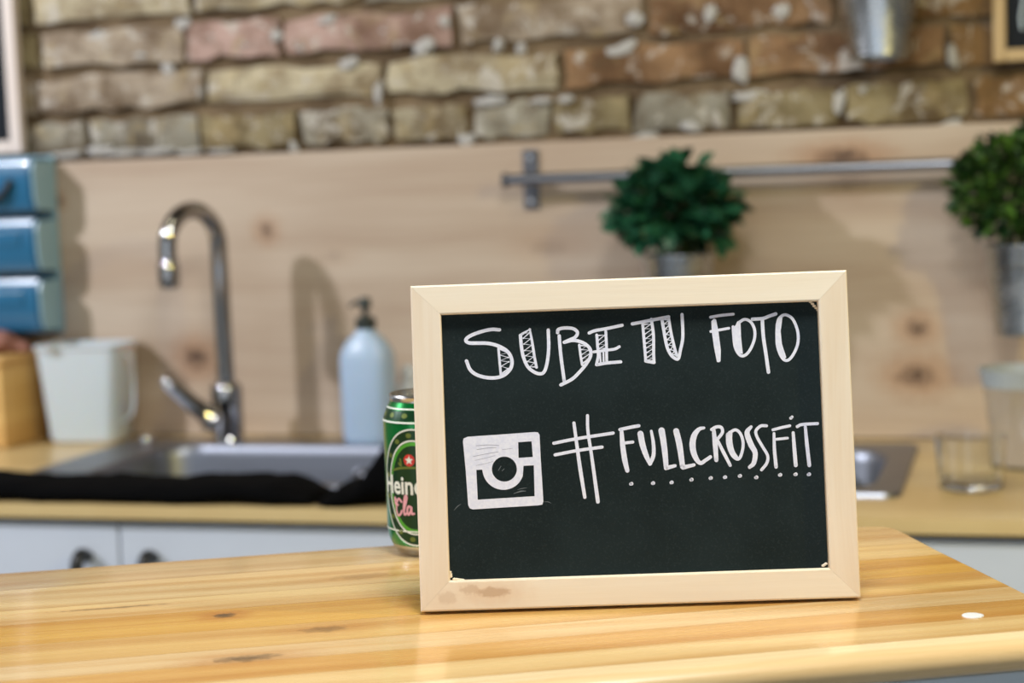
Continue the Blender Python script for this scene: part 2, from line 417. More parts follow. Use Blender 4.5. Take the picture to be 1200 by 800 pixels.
for x0, x1, y0, y1 in bowls:
    L = []
    for ins, z, r in ((0, .0055, .065), (.002, .003, .065), (.005, -.01, .065), (.012, -.12, .06), (.02, -.145, .055), (.045, -.158, .045), (.10, -.161, .02)):
        L.append([(x, y, z) for x, y in rrect(x0 + ins, x1 - ins, y0 + ins, y1 - ins, r, 8)])
    bo = obj('bowl', loft(L, cap0=False), M_STEEL, sink, True)
    d = obj('drain', lathe([(0, .002), (.022, .002), (.03, .004), (.038, .003), (.042, 0), (.042, -.003)], 24), M_CHROME, bo, 40, loc=((x0 + x1) / 2, (y0 + y1) / 2, -.160))
    obj('overflow', lathe([(0, .003), (.008, .003), (.012, .005), (.016, .004), (.018, 0), (.018, -.003)], 20), M_CHROME, bo, 40,
        loc=(x0 + .34, y1 - .0115, -.045), rot=(PI / 2 + .09, 0, 0))
obj('drain_lever', lathe([(0, .012), (.010, .012), (.013, .008), (.013, 0), (.016, 0)], 16), M_CHROME, sink, 40, loc=(SX0 + .045, SY1 - .04, .0055))

# --- chrome gooseneck tap
tap = empty('tap', (-1.248, 2.636, COUNTER_Z + .0058), 0, 'tall chrome gooseneck tap with side lever at the left sink bowl', 'tap')
obj('base', lathe([(0, 0), (.026, 0), (.026, .004), (.024, .008), (.0225, .012)], 28), M_CHROME, tap, 40)
obj('body', lathe([(0, .0122), (.0252, .0122), (.0256, .07), (.0256, .090), (.022, .097), (.015, .100), (0, .100)], 28), M_CHROME, tap, 40)
reach = Vector((-.040, -.100, 0)); z0 = .322
arc = [(0, 0, .098), (0, 0, .16), (0, 0, .22), (0, 0, .28)]
for i in range(13):
    a = PI * i / 12
    arc.append(tuple(reach * (.5 - .5 * math.cos(a)) + Vector((0, 0, z0 + .056 * math.sin(a)))))
arc += [tuple(reach + Vector((0, 0, .30)))]
obj('spout', tube(arc, .0142, 18), M_CHROME, tap, 50)
obj('aerator', lathe([(0, -.042), (.010, -.042), (.0150, -.040), (.0166, -.032), (.0166, -.004), (.0145, .0), (0, 0)], 24), M_CHROME, tap, 40, loc=tuple(reach + Vector((0, 0, .300))))
cart = Vector((-.55, -.45, 0)).normalized()
lv = obj('lever_hub', tube([cart * .012 + Vector((0, 0, .038)), cart * .036 + Vector((0, 0, .038)), cart * .042 + Vector((0, 0, .038))], [.0165, .0165, .013], 20), M_CHROME, tap, 40)
lb = [Vector((-.012, -.012, .040)), Vector((-.034, -.026, .056)), Vector((-.064, -.037, .086)), Vector((-.088, -.044, .110))]
obj('lever', tube(spline(lb, 5), [.0178 - .0042 * i / 15 for i in range(16)], 14, flat=.7), M_CHROME, tap, 50)

# --- soap dispenser bottle and its small neighbour
M_BOTTLE = plain('pale_blue_plastic', srgb(176, 198, 222), 0.35, var=0.03, Subsurface_Weight=0.15)
M_WHITEP = plain('white_plastic', srgb(216, 218, 220), 0.4, var=0.03)
M_DKPLAS = plain('dark_green_plastic', srgb(52, 58, 54), 0.35, var=0.05)
sd = empty('soap_dispenser', (-1.012, 2.660, COUNTER_Z), -.1, 'pale blue soap bottle with a dark pump standing behind the left sink', 'soap bottle')
def bottle_loop(rx, ry, z):
    return [(rx * math.copysign(abs(math.cos(a)) ** .75, math.cos(a)), ry * math.copysign(abs(math.sin(a)) ** .75, math.sin(a)), z) for a in [2 * PI * i / 28 for i in range(28)]]
obj('bottle', loft([bottle_loop(*q) for q in ((.038, .026, .0008), (.0415, .029, .004), (.044, .031, .02), (.0445, .031, .09), (.0445, .031, .135), (.042, .029, .15),
    (.033, .023, .165), (.021, .018, .176), (.015, .015, .181), (.0145, .0145, .186))]), M_BOTTLE, sd, 40)
obj('collar', lathe([(0, .186), (.0165, .186), (.017, .190), (.0165, .202), (.010, .206), (0, .206)], 20), M_DKPLAS, sd, 40)
pu = obj('pump', lathe([(0, .205), (.005, .205), (.005, .216), (.0095, .218), (.010, .232), (.007, .236), (0, .236)], 16), M_DKPLAS, sd, 40)
obj('nozzle', tube([(0, 0, .228), (-.014, -.008, .228), (-.022, -.012, .222)], [.004, .0035, .003], 10), M_DKPLAS, pu, True)
sb = empty('small_bottle', (-0.960, 2.7155, COUNTER_Z), 0, 'small white bottle half hidden between the soap dispenser and the chalkboard', 'bottle')
obj('bottle', lathe([(0, .0006), (.020, .0006), (.0225, .004), (.0225, .082), (.019, .092), (.012, .096), (0, .096)], 24), M_WHITEP, sb, 40)
obj('cap', lathe([(0, .0955), (.0145, .0955), (.015, .099), (.0145, .118), (.012, .121), (0, .121)], 20), M_WHITEP, sb, 40)

# --- white container left of the sink
M_CONT = plain('milky_plastic', srgb(208, 214, 220), 0.38, var=0.03, vscale=9, Subsurface_Weight=0.2)
ct = empty('plastic_container', (-1.522, 2.680, COUNTER_Z), .06, 'milky white tapered plastic jug on the worktop left of the sink', 'jug')
def cl(w_, d_, z, r): return [(x, y, z) for x, y in rrect(-w_, w_, -d_, d_, r)]
obj('body', loft([cl(.052, .034, .0008, .016), cl(.058, .038, .004, .018), cl(.061, .040, .012, .018), cl(.0735, .047, .158, .016), cl(.077, .050, .160, .017), cl(.077, .050, .166, .017),
     cl(.0715, .0455, .166, .015), cl(.0585, .038, .014, .016)]), M_CONT, ct, 35)
obj('handle', tube(spline([(.068, -.01, .148), (.085, -.012, .142), (.088, -.012, .10), (.083, -.012, .05), (.058, -.01, .03)], 6), .0026, 8, flat=1.4), M_CONT, ct, True)
obj('spout_lip', tube(spline([(-.05, -.052, .163), (-.04, -.060, .163), (-.03, -.052, .163)], 5), .004, 8), M_CONT, ct, True)

# --- wooden crate at the left end and the bundle on it
M_CRATE = wood('crate_wood', srgb(226, 188, 118), srgb(200, 150, 84), 'X', 'Z', (), rough=0.5, bands=30, contrast=.7)
cr = empty('wooden_crate', (-1.80, 2.66, COUNTER_Z), 0, 'honey coloured wooden crate at the left edge of the worktop', 'crate')
for k in range(2):
    for yy in (-.075, .063):
        obj('slat', box(-.16, .16, yy, yy + .012, .004 + k * .066, .064 + k * .066, .002), M_CRATE, cr)
for xx in (-.172, .16):
    obj('end_board', box(xx, xx + .012, -.075, .075, .001, .140, .002), M_CRATE, cr)
obj('lid', box(-.178, .178, -.080, .078, .1405, .153, .003), M_CRATE, cr)
M_PINK = plain('reddish_cloth', srgb(176, 122, 106), 0.8, var=0.2, vscale=24, bump=.5)
def blob(sx, sy, sz, seed, sub=4, amp=.25, fr=1.8):
    b = bmesh.new(); bmesh.ops.create_icosphere(b, subdivisions=sub, radius=1)
    for v in b.verts:
        n_ = noise.fractal(v.co * fr + Vector((seed, seed * 2.1, 0)), 1.0, 2.0, 3)
        c_ = v.co * (1 + amp * n_)
        v.co = Vector((c_.x * sx, c_.y * sy, max(c_.z, -.55) * sz + .55 * sz))
    return b
bd = tag(obj('cloth_bundle', blob(.11, .05, .026, 3.0), M_PINK, smooth=True, loc=(-1.735, 2.655, COUNTER_Z + .1525)),
         'crumpled reddish pink bundle lying on the wooden crate below the blue bins', 'bundle')

# --- black cloths along the counter front
M_CLOTH = plain('black_towel', srgb(9, 9, 10), 0.95, var=0.1, vscale=200, bump=.5, Specular_IOR_Level=0.05)
def towel(x0, x1, y0, y1, hfun, seed):
    b = bmesh.new(); nx, nk = 60, 18; loops = []
    for i in range(nx + 1):
        t = i / nx; x = x0 + (x1 - x0) * t; H = hfun(t); e = min(1, min(t, 1 - t) * 9 + .3); L = []
        for k in range(nk):
            a = 2 * PI * k / nk; c_, s_ = math.cos(a), math.sin(a)
            y = (y0 + y1) / 2 + (y1 - y0) / 2 * math.copysign(abs(c_) ** .7, c_) * (.85 + .15 * e)
            z = H * e * (.5 + .5 * math.copysign(abs(s_) ** .7, s_))
            n_ = noise.fractal(Vector((x * 14 + seed, y * 20, z * 20)), 1.0, 2.0, 3)
            L.append((x, y + n_ * .008, max(.0008, z + n_ * .006 * (1 if z > .004 else 0))))
        loops.append(L)
    return loft(loops, b)
tag(obj('black_towel', towel(-1.60, -0.905, 2.136, 2.252, lambda t: .027 + .003 * math.sin(t * 9), 1.0), M_CLOTH, smooth=True, loc=(0, 0, COUNTER_Z)),
    'long folded black towel lying along the worktop edge in front of the left sink', 'towel', 'black towels on the worktop edge')
tag(obj('black_towel', towel(-0.895, -0.52, 2.136, 2.252, lambda t: .029 + .060 * min(1, max(0, (t - .14) * 9)), 4.0), M_CLOTH, smooth=True, loc=(0, 0, COUNTER_Z)),
    'bunched black towel heaped on the worktop edge directly behind the green can', 'towel', 'black towels on the worktop edge')

# --- drinking glasses
def glass_mat(name, tintc, rough):
    t = NT(name); t.set(Base_Color=tintc, Roughness=rough, Transmission_Weight=1.0, IOR=1.45); return t.m
M_GLASS = glass_mat('clear_glass', (0.97, 0.99, 1.0, 1), 0.02)
M_PCUP = glass_mat('clear_plastic', (0.93, 0.96, 1.0, 1), 0.14)
gl = empty('glass_tumbler', (-0.073, 2.335, COUNTER_Z), 0, 'short clear glass tumbler standing in front of the tall clear cup', 'glass')
obj('body', lathe([(0, .0008), (.036, .0008), (.040, .004), (.0445, .066), (.0450, .0685), (.0430, .0685), (.0425, .066), (.0380, .013), (.034, .010), (0, .010)], 32), M_GLASS, gl, 40)
tc = empty('tall_cup', (-0.008, 2.500, COUNTER_Z), 0, 'tall clear plastic cup with a frosted rim band at the right edge', 'cup')
obj('body', lathe([(0, .0008), (.035, .0008), (.038, .004), (.0535, .112), (.0520, .112), (.0365, .006), (.034, .004), (0, .004)], 32), M_PCUP, tc, 40)
M_FROST = plain('frosted_plastic', srgb(206, 216, 222), 0.5, var=0.03, Transmission_Weight=0.55)
obj('rim_band', lathe([(.0536, .1122), (.0575, .132), (.0592, .133), (.0592, .136), (.0570, .136), (.0520, .1122), (.0536, .1122)], 32), M_FROST, tc, 40)

# ================================================================== ON THE WALL
# blue three-tier bins
M_BLUE = plain('blue_plastic', srgb(42, 104, 142), 0.25, var=0.05, vscale=14, Coat_Weight=0.3)
M_BLUE2 = plain('pale_blue_lit_side', srgb(150, 186, 200), 0.3, var=0.04)  # side colour brightened to stand for light from the right
bn = empty('wall_bins', (-1.72, WALL_Y - .001, 1.078), 0, 'three tier blue plastic bin rack on the wall above the white jug', 'storage bins')
obj('back_plate', box(-.125, .125, -.006, 0, .0, .304, .001), M_BLUE2, bn)
for k in range(3):
    z = .002 + k * .1012
    pf = [(0.0, z), (-.062, z + .006), (-.070, z + .030), (-.072, z + .080), (-.066, z + .095), (0.0, z + .097)]
    pf = [(y - .0062, zz) for y, zz in pf]
    bmx = loft([[(-.122, y, zz) for y, zz in pf], [(.122, y, zz) for y, zz in pf]])
    bmesh.ops.bevel(bmx, geom=bmx.edges[:], offset=.004, segments=2, affect='EDGES')
    bi = obj('bin', bmx, M_BLUE, bn, 40)
    pp = loft([[(.1222, y * .93 - .002, z + (zz - z) * .9 + .005) for y, zz in pf], [(.1252, y * .93 - .002, z + (zz - z) * .9 + .005) for y, zz in pf]])
    obj('side_panel', pp, M_BLUE2, bi)
    if k == 2:
        obj('grip', tube(spline([(.02, -.078, z + .052), (.026, -.085, z + .040), (.045, -.087, z + .031), (.070, -.086, z + .034), (.082, -.084, z + .050), (.086, -.0785, z + .060)], 6), .0055, 10), M_BLACK, bi, True)
    else:
        obj('label_rib', box(-.09, .095, -.0805, -.076, z + .052, z + .075, .001), M_BLUE, bi)

# pictures on the brick wall
M_DARKP = plain('dark_board', srgb(14, 20, 28), 0.6, var=0.1, Specular_IOR_Level=0.2)
M_WHFRAME = wood('whitewashed_frame', srgb(228, 214, 204), srgb(206, 188, 176), 'Z', 'X', (), rough=0.5, contrast=.5)
M_TANFRAME = wood('pale_wood_frame', srgb(196, 168, 120), srgb(170, 140, 96), 'Z', 'X', (), rough=0.5, contrast=.5)
M_CHALKL = plain('chalk_grey', srgb(200, 214, 220), 0.8, var=0.05)
def picture(name, x0, x1, z0, z1, fw, fm, label, marks):
    y = 2.745
    r = empty(name, ((x0 + x1) / 2, y, z0), 0, label, 'framed board'); W, H = x1 - x0, z1 - z0
    for (a, b, c, d) in ((-W / 2, -W / 2 + fw, 0, H), (W / 2 - fw, W / 2, 0, H), (-W / 2 + fw, W / 2 - fw, 0, fw), (-W / 2 + fw, W / 2 - fw, H - fw, H)):
        obj('frame_rail', box(a, b, -.020, 0, c, d, .0025), fm, r)
    bo = obj('board', box(-W / 2 + fw, W / 2 - fw, -.012, -.002, fw, H - fw), M_DARKP, r)
    for pts in marks:
        obj('chalk_mark', tube([(x, -.0125, z) for x, z in pts], .0022, 6), M_CHALKL, bo)
    return r
picture('framed_board', -2.02, -1.648, 1.388, 1.90, .022, M_WHFRAME, 'dark board in a whitewashed wood frame above the blue bins', [])
picture('framed_board', -0.046, 0.30, 1.457, 1.80, .018, M_TANFRAME, 'small blackboard in a pale wood frame at the top right of the bricks',
        [[(-.128, .098), (-.134, .062), (-.132, .045)], [(-.10, .10), (-.10, .05), (-.07, .05)]])

# rail with two brackets
M_RAIL = plain('satin_steel', srgb(150, 152, 160), 0.32, 1.0, var=0.03)
M_BRK = plain('grey_bracket', srgb(112, 112, 116), 0.4, 0.9, var=0.05)
rl = empty('wall_rail', (-0.753, WALL_Y - .0005, 1.312), 0, 'horizontal steel rail on flat brackets across the pine panel', 'rail')
obj('bar', tube([(-.030, -.045, 0), (1.02, -.045, 0)], .0092, 16), M_RAIL, rl, 40)
for xx in (-.034, 1.02):
    obj('end_cap', tube([(xx, -.045, 0), (xx + .008, -.045, 0)], .0115, 16), M_BRK, rl, 40)
for xx in (0.0, .98):
    br = obj('bracket', box(xx - .0125, xx + .0125, -.0045, 0, -.047, .047, .001), M_BRK, rl)
    obj('standoff', box(xx - .009, xx + .009, -.045, -.004, -.007, .007, .002), M_BRK, br)
    for zz in (-.034, .034):
        obj('screw', lathe([(0, .003), (.004, .0028), (.006, .001), (.006, 0)], 12), M_CHROME, br, 40, loc=(xx, -.0044, zz), rot=(PI / 2, 0, 0))

# tin buckets
def tin():
    t = NT('galvanised_tin'); c = t.coord(); n_ = t.noise(c, 30, 3)
    t.set(Base_Color=t.mix(n_, srgb(168, 172, 176), srgb(206, 208, 210)), Metallic=1.0, Roughness=t.range(n_, .3, .7, .2, .34)); return t.m
M_TIN = tin()
def bucket(root, rt, rb, h, loop=True):
    obj('pail', lathe([(0, .004), (rb - .004, .004), (rb - .003, .0008), (rb, .0008), (rb + .0012, .005), (rb + .0012, .008), (rb + .001, .010), (rb + (rt - rb) * .74, h * .74), (rb + (rt - rb) * .75 + .0015, h * .75),
        (rb + (rt - rb) * .77 + .0015, h * .77), (rb + (rt - rb) * .78, h * .78), (rt, h - .004), (rt + .003, h - .003), (rt + .003, h), (rt - .001, h), (rt - .003, h - .004), (rb - .001, .012), (0, .010)], 36), M_TIN, root, 35)
    if loop:
        pts = [(math.cos(a) * (rt + .002), -.002, h - .012 + math.sin(a) * .05) for a in [PI * i / 14 for i in range(15)]]
        obj('bail_handle', tube(pts, .0018, 8), M_TIN, root, True)
tb = empty('tin_bucket', (-0.205, 2.690, 1.467), .1, 'galvanised tin bucket hanging high on the brick wall near the right', 'bucket')
bucket(tb, .066, .0425, .145)
obj('wall_hook', tube(spline([(0, .075, .185), (0, .02, .185), (0, -.004, .182), (0, -.008, .190), (0, -.006, .196)], 5), .003, 8), M_BLACK, tb, True)
M_SOIL = plain('dark_soil', srgb(46, 36, 28), 0.95, var=.2, vscale=80, bump=.6)
def leaf_mat(name, a, b, rough=.4, patch=False):
    t = NT(name); oi = t.n('ShaderNodeObjectInfo'); n_ = t.noise(t.coord(), 60)
    f = t.math('ADD', t.math('MULTIPLY', oi.outputs['Random'], .7), t.math('MULTIPLY', n_, .4), clamp=True)
    if patch: f = t.range(t.noise(t.coord(), 38, 3), .42, .72)
    t.set(Base_Color=t.mix(f, srgb(*a), srgb(*b)), Roughness=rough); return t.m
M_LEAF1 = leaf_mat('dark_leaf', (10, 42, 28), (50, 108, 74), .28)
M_LEAF2 = leaf_mat('fresh_leaf', (14, 48, 16), (104, 148, 58), .45, True)
M_STEM = plain('green_stem', srgb(62, 80, 40), 0.6)
def leaf_mesh(L, W, mat, fold=.25, droop=.25):
    vs_, fs = [], []; n = 6
    for i in range(n + 1):
        t = i / n; wd = W * math.sin(PI * min(1, t * .92 + .06)) ** .8; z = -droop * L * t * t
        for s_ in (-1, 0, 1): vs_.append((s_ * wd / 2, L * t, z + (abs(s_) * wd * fold)))
    for i in range(n):
        for s_ in range(2):
            a = i * 3 + s_; fs.append((a, a + 1, a + 4, a + 3))
    me = bpy.data.meshes.new('leaf'); me.from_pydata(vs_, [], fs); me.materials.append(mat)
    for p in me.polygons: p.use_smooth = True
    return me
def hook(root, y, h, top):
    obj('rail_hook', tube(spline([(0, .055, h - .01), (0, .064, h + .02), (0, y - .0135, top - .01), (0, y - .008, top + .011), (0, y + .004, top + .0125), (0, y + .0135, top + .004)], 5), .0025, 8), M_TIN, root, True)

# first plant: leafy, each leaf a part
rnd = random.Random(11)
def plant(loc, label, rt, rb, h, cz, rx, ry, rz, nleaf, meshes, seed, stuffn, smat, leaf_parts=True):
    r = empty('potted_plant', loc, 0, label, 'plant', 'green plants in tin buckets on the rail')
    bucket(r, rt, rb, h, False)
    obj('soil', lathe([(0, h - .018), (rt - .008, h - .018), (rt - .006, h - .022), (0, h - .024)], 24), M_SOIL, r)
    rn = random.Random(seed)
    sv = bmesh.new()
    for k in range(14):
        a = rn.uniform(0, 2 * PI); rr = rn.uniform(.1, .85)
        tube([(math.cos(a) * rt * .4, math.sin(a) * rt * .4, h - .02), (math.cos(a) * rx * rr * .6, math.sin(a) * ry * rr * .6, cz), (math.cos(a) * rx * rr, math.sin(a) * ry * rr, cz + rz * .55)], [.0022, .0016, .001], 5, sv)
    tag(obj('stems', sv, M_STEM, r, True), kind='stuff')
    def pose(inner):
        while True:
            u = Vector((rn.gauss(0, 1), rn.gauss(0, 1), rn.gauss(0, 1))).normalized()
            if u.z > -.8: break
        q = rn.uniform(.35, .7) if inner else rn.uniform(.72, .92)
        q *= 1 + .22 * noise.noise(u * 2.3 + Vector((seed, 0, 0)))
        p = Vector((u.x * rx * q, u.y * ry * q, cz + u.z * rz * q))
        d = (u + Vector((rn.uniform(-.7, .7), rn.uniform(-.7, .7), rn.uniform(-.2, .8)))).normalized()
        e = d.to_track_quat('Y', 'Z').to_euler(); e.rotate_axis('Y', rn.uniform(-1.1, 1.1))
        return p, e
    if leaf_parts:
        for i in range(nleaf):
            p, e = pose(False); s_ = rn.uniform(.75, 1.2)
            shared('leaf', meshes[i % len(meshes)], r, p, e, (s_, s_, s_))
    b = bmesh.new(); tmp = meshes[0]
    for i in range(stuffn):
        p, e = pose(leaf_parts or rn.random() < .3); s_ = rn.uniform(.7, 1.15)
        mt = Matrix.Translation(p) @ e.to_matrix().to_4x4() @ Matrix.Scale(s_, 4)
        ms = meshes[i % len(meshes)]; vv = [b.verts.new(mt @ v.co) for v in ms.vertices]
        for f in ms.polygons: b.faces.new([vv[k] for k in f.vertices])
    tag(obj('foliage', b, smat, r, True), kind='stuff')
    return r
LM1 = [leaf_mesh(.030, .025, M_LEAF1, .10, .30), leaf_mesh(.026, .023, M_LEAF1, .06, .15), leaf_mesh(.033, .024, M_LEAF1, .14, .45)]
LM2 = [leaf_mesh(.019, .011, M_LEAF2, .15, .2), leaf_mesh(.016, .011, M_LEAF2, .1, .1), leaf_mesh(.022, .012, M_LEAF2, .2, .3)]
p1 = plant((-0.500, 2.628, 1.065), 'dark green leafy plant in a tin bucket above the chalkboard', .054, .040, .130, .196, .092, .080, .068, 290, LM1, 3, 320, M_LEAF1)
hook(p1, .070, .130, 1.312 - 1.065)
p2 = plant((-0.006, 2.628, 1.068), 'bushy light green small leaved plant in a tin bucket at the right edge', .054, .040, .130, .205, .100, .085, .086, 0, LM2, 8, 1500, M_LEAF2, False)
hook(p2, .070, .130, 1.312 - 1.068)

# ================================================================== THE BAR
BA = math.radians(25.5); BO = Vector((-.366, 1.035, 0))
BE, BN = Vector((math.cos(BA), math.sin(BA), 0)), Vector((-math.sin(BA), math.cos(BA), 0))
def bar_uv(x, y, z=BAR_Z):
    d = on_z(x, y, z) - BO; return d.dot(BE), d.dot(BN)
bar = empty('bar_table', (BO.x, BO.y, 0), BA, 'glossy honey coloured bar with a plank top carrying the chalkboard sign', 'bar')
bk = []
for x, y, ru, rv, st in ((262, 721, .0075, .006, .9), (382, 737, .014, .007, .5), (288, 771, .018, .0065, .75), (425, 675, .020, .008, .28), (132, 712, .034, .0022, .6)):
    u_, v_ = bar_uv(x, y); bk.append((u_, v_, ru, rv, st))
M_BAR = wood('varnished_planks', srgb(250, 240, 218), srgb(214, 182, 138), 'X', 'Y', bk, rough=0.28, bands=46, fine=230, along=1.1, tint=True, coat=0.5, contrast=1.0, kcol=(48, 36, 18), bump=.05, rings=0.12, kn=160.0)
TH = .018; FV = -.178
OUT = [(-1.3, .207), (.06, .209), (.13, .206), (.20, .197), (.27, .181), (.33, .161), (.352, .1545), (.362, .150), (.3665, .142), (.367, .12), (.3665, .06), (.3675, 0), (.3685, FV), (-1.3, FV)]
bounds = [.215, .150, .088, .048, -.005, -.052, -.084, -.118, -.152, FV]
tones = [(232, 212, 172), (230, 208, 164), (234, 210, 160), (224, 184, 100), (230, 200, 140), (246, 232, 202), (228, 190, 124), (236, 212, 166), (248, 236, 208)]
def clip(poly, vlo, vhi):
    def half(P, f):
        o = []
        for a, b in zip(P, P[1:] + P[:1]):
            fa, fb = f(a), f(b)
            if fa >= 0: o.append(a)
            if fa * fb < 0:
                t = fa / (fa - fb); o.append((a[0] + (b[0] - a[0]) * t, a[1] + (b[1] - a[1]) * t))
        return o
    return half(half(poly, lambda p: p[1] - vlo), lambda p: vhi - p[1])
for i, tn in enumerate(tones):
    hi, lo = bounds[i] - .00015, bounds[i + 1] + .00015
    if i < len(tones) - 1:
        P = clip(OUT, lo, hi); b = bmesh.new()
        T = [b.verts.new((x, y, BAR_Z)) for x, y in P]; B = [b.verts.new((x, y, BAR_Z - TH)) for x, y in P]
        b.faces.new(T); b.faces.new(B[::-1]); n = len(P)
        for k in range(n): b.faces.new((T[k], B[k], B[(k + 1) % n], T[(k + 1) % n]))
        b.normal_update()
        es = [e for e in b.edges if all(abs(v.co.z - BAR_Z) < 1e-6 for v in e.verts)
              and (max(abs(v.co.y - hi) for v in e.verts) > 1e-5 and max(abs(v.co.y - lo) for v in e.verts) > 1e-5)]
        if es: bmesh.ops.bevel(b, geom=es, offset=.0022, segments=3, profile=.5, affect='EDGES')
    else:   # front plank with a bull-nosed edge
        pr = [(hi, BAR_Z), (FV + .012, BAR_Z)] + [(FV + .009 - .009 * math.sin(a) + .003 * (1 - math.sin(a)), BAR_Z - .009 + .009 * math.cos(a)) for a in [PI * k / 12 for k in range(1, 12)]] + [(FV + .012, BAR_Z - TH), (hi, BAR_Z - TH)]
        b = loft([[(-1.3, y, z) for y, z in pr], [(.3685, y, z) for y, z in pr]])
    o = obj('plank', b, M_BAR, bar, 40); o.color = srgb(*tn)
M_BARB = plain('pale_blue_panel', srgb(196, 206, 212), 0.5, var=.03)
for k in range(4):
    u0 = -1.27 + k * .404
    obj('front_panel', box(u0, u0 + .402, FV + .010, FV + .028, .06, BAR_Z - TH - .0005, .0012), M_BARB, bar)
obj('end_panel', box(.328, .346, FV + .0285, .128, .06, BAR_Z - TH - .0005, .001), M_BARB, bar)
obj('back_panel', box(-1.27, .3275, .10, .118, .06, BAR_Z - TH - .0005, .001), M_BARB, bar)
obj('plinth', box(-1.25, .32, FV + .06, .09, 0, .06), M_KICK, bar)
u_, v_ = bar_uv(1140, 721)
obj('screw_cap', lathe([(0, .0006), (.0048, .0006), (.0062, .0003), (.0064, .0)], 24), M_WHITEP, bar, loc=(u_, v_, BAR_Z))['label'] = 'small round white screw cap'

# ================================================================== GREEN CAN
def plate(bm, pts, height):    # flat print built as a very thin plate
    vs_ = [bm.verts.new((x, y, height)) for x, y in pts]; bm.faces.new(vs_)
def ribbon(bm, pts, wid, h=0.0, sub=5, smooth=True):
    """stroke of varying width with round ends, in 2-D (x, y) -> (x, y, h)"""
    P = spline([(p[0], p[1], 0) for p in pts], sub) if smooth and len(pts) > 2 else [Vector((p[0], p[1], 0)) for p in pts]
    n = len(P); W = wid if isinstance(wid, (list, tuple)) else [wid] * len(pts)
    ws = []
    for i in range(n):
        t = i / max(1, n - 1) * (len(W) - 1); k = min(int(t), len(W) - 2) if len(W) > 1 else 0
        ws.append(W[k] + (W[min(k + 1, len(W) - 1)] - W[k]) * (t - k))
    L, R = [], []
    for i, p in enumerate(P):
        t = (P[min(i + 1, n - 1)] - P[max(i - 1, 0)]); t = t.normalized() if t.length > 0 else Vector((1, 0, 0)); q = Vector((-t.y, t.x, 0)) * ws[i] / 2
        L.append(bm.verts.new((p.x + q.x, p.y + q.y, h))); R.append(bm.verts.new((p.x - q.x, p.y - q.y, h)))
    for i in range(n - 1): bm.faces.new((L[i], L[i + 1], R[i + 1], R[i]))
    ends = (0, n - 1) if smooth else range(n)
    for i in ends:
        vs_ = [bm.verts.new((P[i].x + ws[i] / 2 * math.cos(2 * PI * k / 12), P[i].y + ws[i] / 2 * math.sin(2 * PI * k / 12), h + .0000001)) for k in range(12)]
        bm.faces.new(vs_)
cc = on_z(509, 643, BAR_Z)
can = empty('drink_can', (cc.x, cc.y, BAR_Z), 0, 'green beer can with oval label standing behind the chalkboard', 'can')
can.rotation_euler = (0, 0, math.atan2(CAM.y - cc.y, CAM.x - cc.x) + PI / 2 - math.radians(22))     # label turned to the viewer (local -Y)
RC, HC = .0331, .115
M_ALU = plain('aluminium', srgb(205, 205, 205), 0.25, 1.0, var=.03)
M_CAN = plain('green_can_paint', srgb(10, 132, 58), 0.22, 0.55, var=.06, Coat_Weight=.4)
M_CDARK = plain('dark_green_print', srgb(16, 60, 30), 0.3, 0.3, var=.05)
M_CLITE = plain('bright_green_print', srgb(88, 176, 60), 0.3, 0.4, var=.05)
M_CWHITE = plain('white_print', srgb(232, 236, 226), 0.4, var=.02)
M_CPINK = plain('pink_print', srgb(232, 168, 178), 0.4, var=.02)
M_CRED = plain('red_print', srgb(206, 50, 44), 0.4, var=.02)
M_CGOLD = plain('olive_gold_print', srgb(104, 120, 48), 0.4, 0.2, var=.02)
body = obj('body', lathe([(RC * .925, .0078), (RC * .95, .0095), (RC * .985, .0130), (RC, .0185), (RC, .0965), (RC * .985, .0985), (RC * .93, .1035), (RC * .86, .1085), (RC * .835, .1105)], 48), M_CAN, can, 40)
obj('base', lathe([(0, .005), (RC * .60, .004), (RC * .70, .0006), (RC * .79, .0006), (RC * .85, .0030), (RC * .924, .0077), (RC * .90, .0080)], 48), M_ALU, can, 40)
obj('lid', lathe([(RC * .834, .1104), (RC * .83, .1125), (RC * .85, .114), (RC * .835, .1152), (RC * .80, .1148), (RC * .78, .1105), (RC * .75, .1098), (0, .1098)], 48), M_ALU, can, 40)
obj('pull_tab', lathe([(0, .1112), (.006, .1112), (.008, .1108), (.008, .1099)], 20), M_ALU, can, 40, loc=(.004, 0, 0))
def wrap(bm, off):
    """x = arc length round the can, y = height, z unused"""
    for v in bm.verts:
        a = v.co.x / RC; y = v.co.y; r = RC + off
        if y > .0965:   # follow the neck
            tt = (y - .0965) / (.1105 - .0965); r = RC * (1 - .165 * tt ** 1.15) + off
        v.co = Vector((r * math.sin(a), -r * math.cos(a), y))
    return bm
def disc2(bm, cx, cy, rx, ry, rings=8, n=40):
    R = [[bm.verts.new((cx, cy, 0))]]
    for j in range(1, rings + 1):
        R.append([bm.verts.new((cx + rx * j / rings * math.cos(2 * PI * k / n), cy + ry * j / rings * math.sin(2 * PI * k / n), 0)) for k in range(n)])
    for k in range(n): bm.faces.new((R[0][0], R[1][k], R[1][(k + 1) % n]))
    for j in range(1, rings):
        for k in range(n): bm.faces.new((R[j][k], R[j + 1][k], R[j + 1][(k + 1) % n], R[j][(k + 1) % n]))
def oval(bm, cx, cy, rx, ry, wd, n=72):
    a = [[bm.verts.new((cx + (rx + s_) * math.cos(2 * PI * k / n), cy + (ry + s_) * math.sin(2 * PI * k / n), 0)) for k in range(n)] for s_ in (wd / 2, -wd / 2)]
    for k in range(n): bm.faces.new((a[0][k], a[0][(k + 1) % n], a[1][(k + 1) % n], a[1][k]))
OC = .051
def pr(name, bm, off, mat, lab=None):
    o = obj(name, wrap(bm, off), mat, body, True)
    if lab: o['label'] = lab
    return o
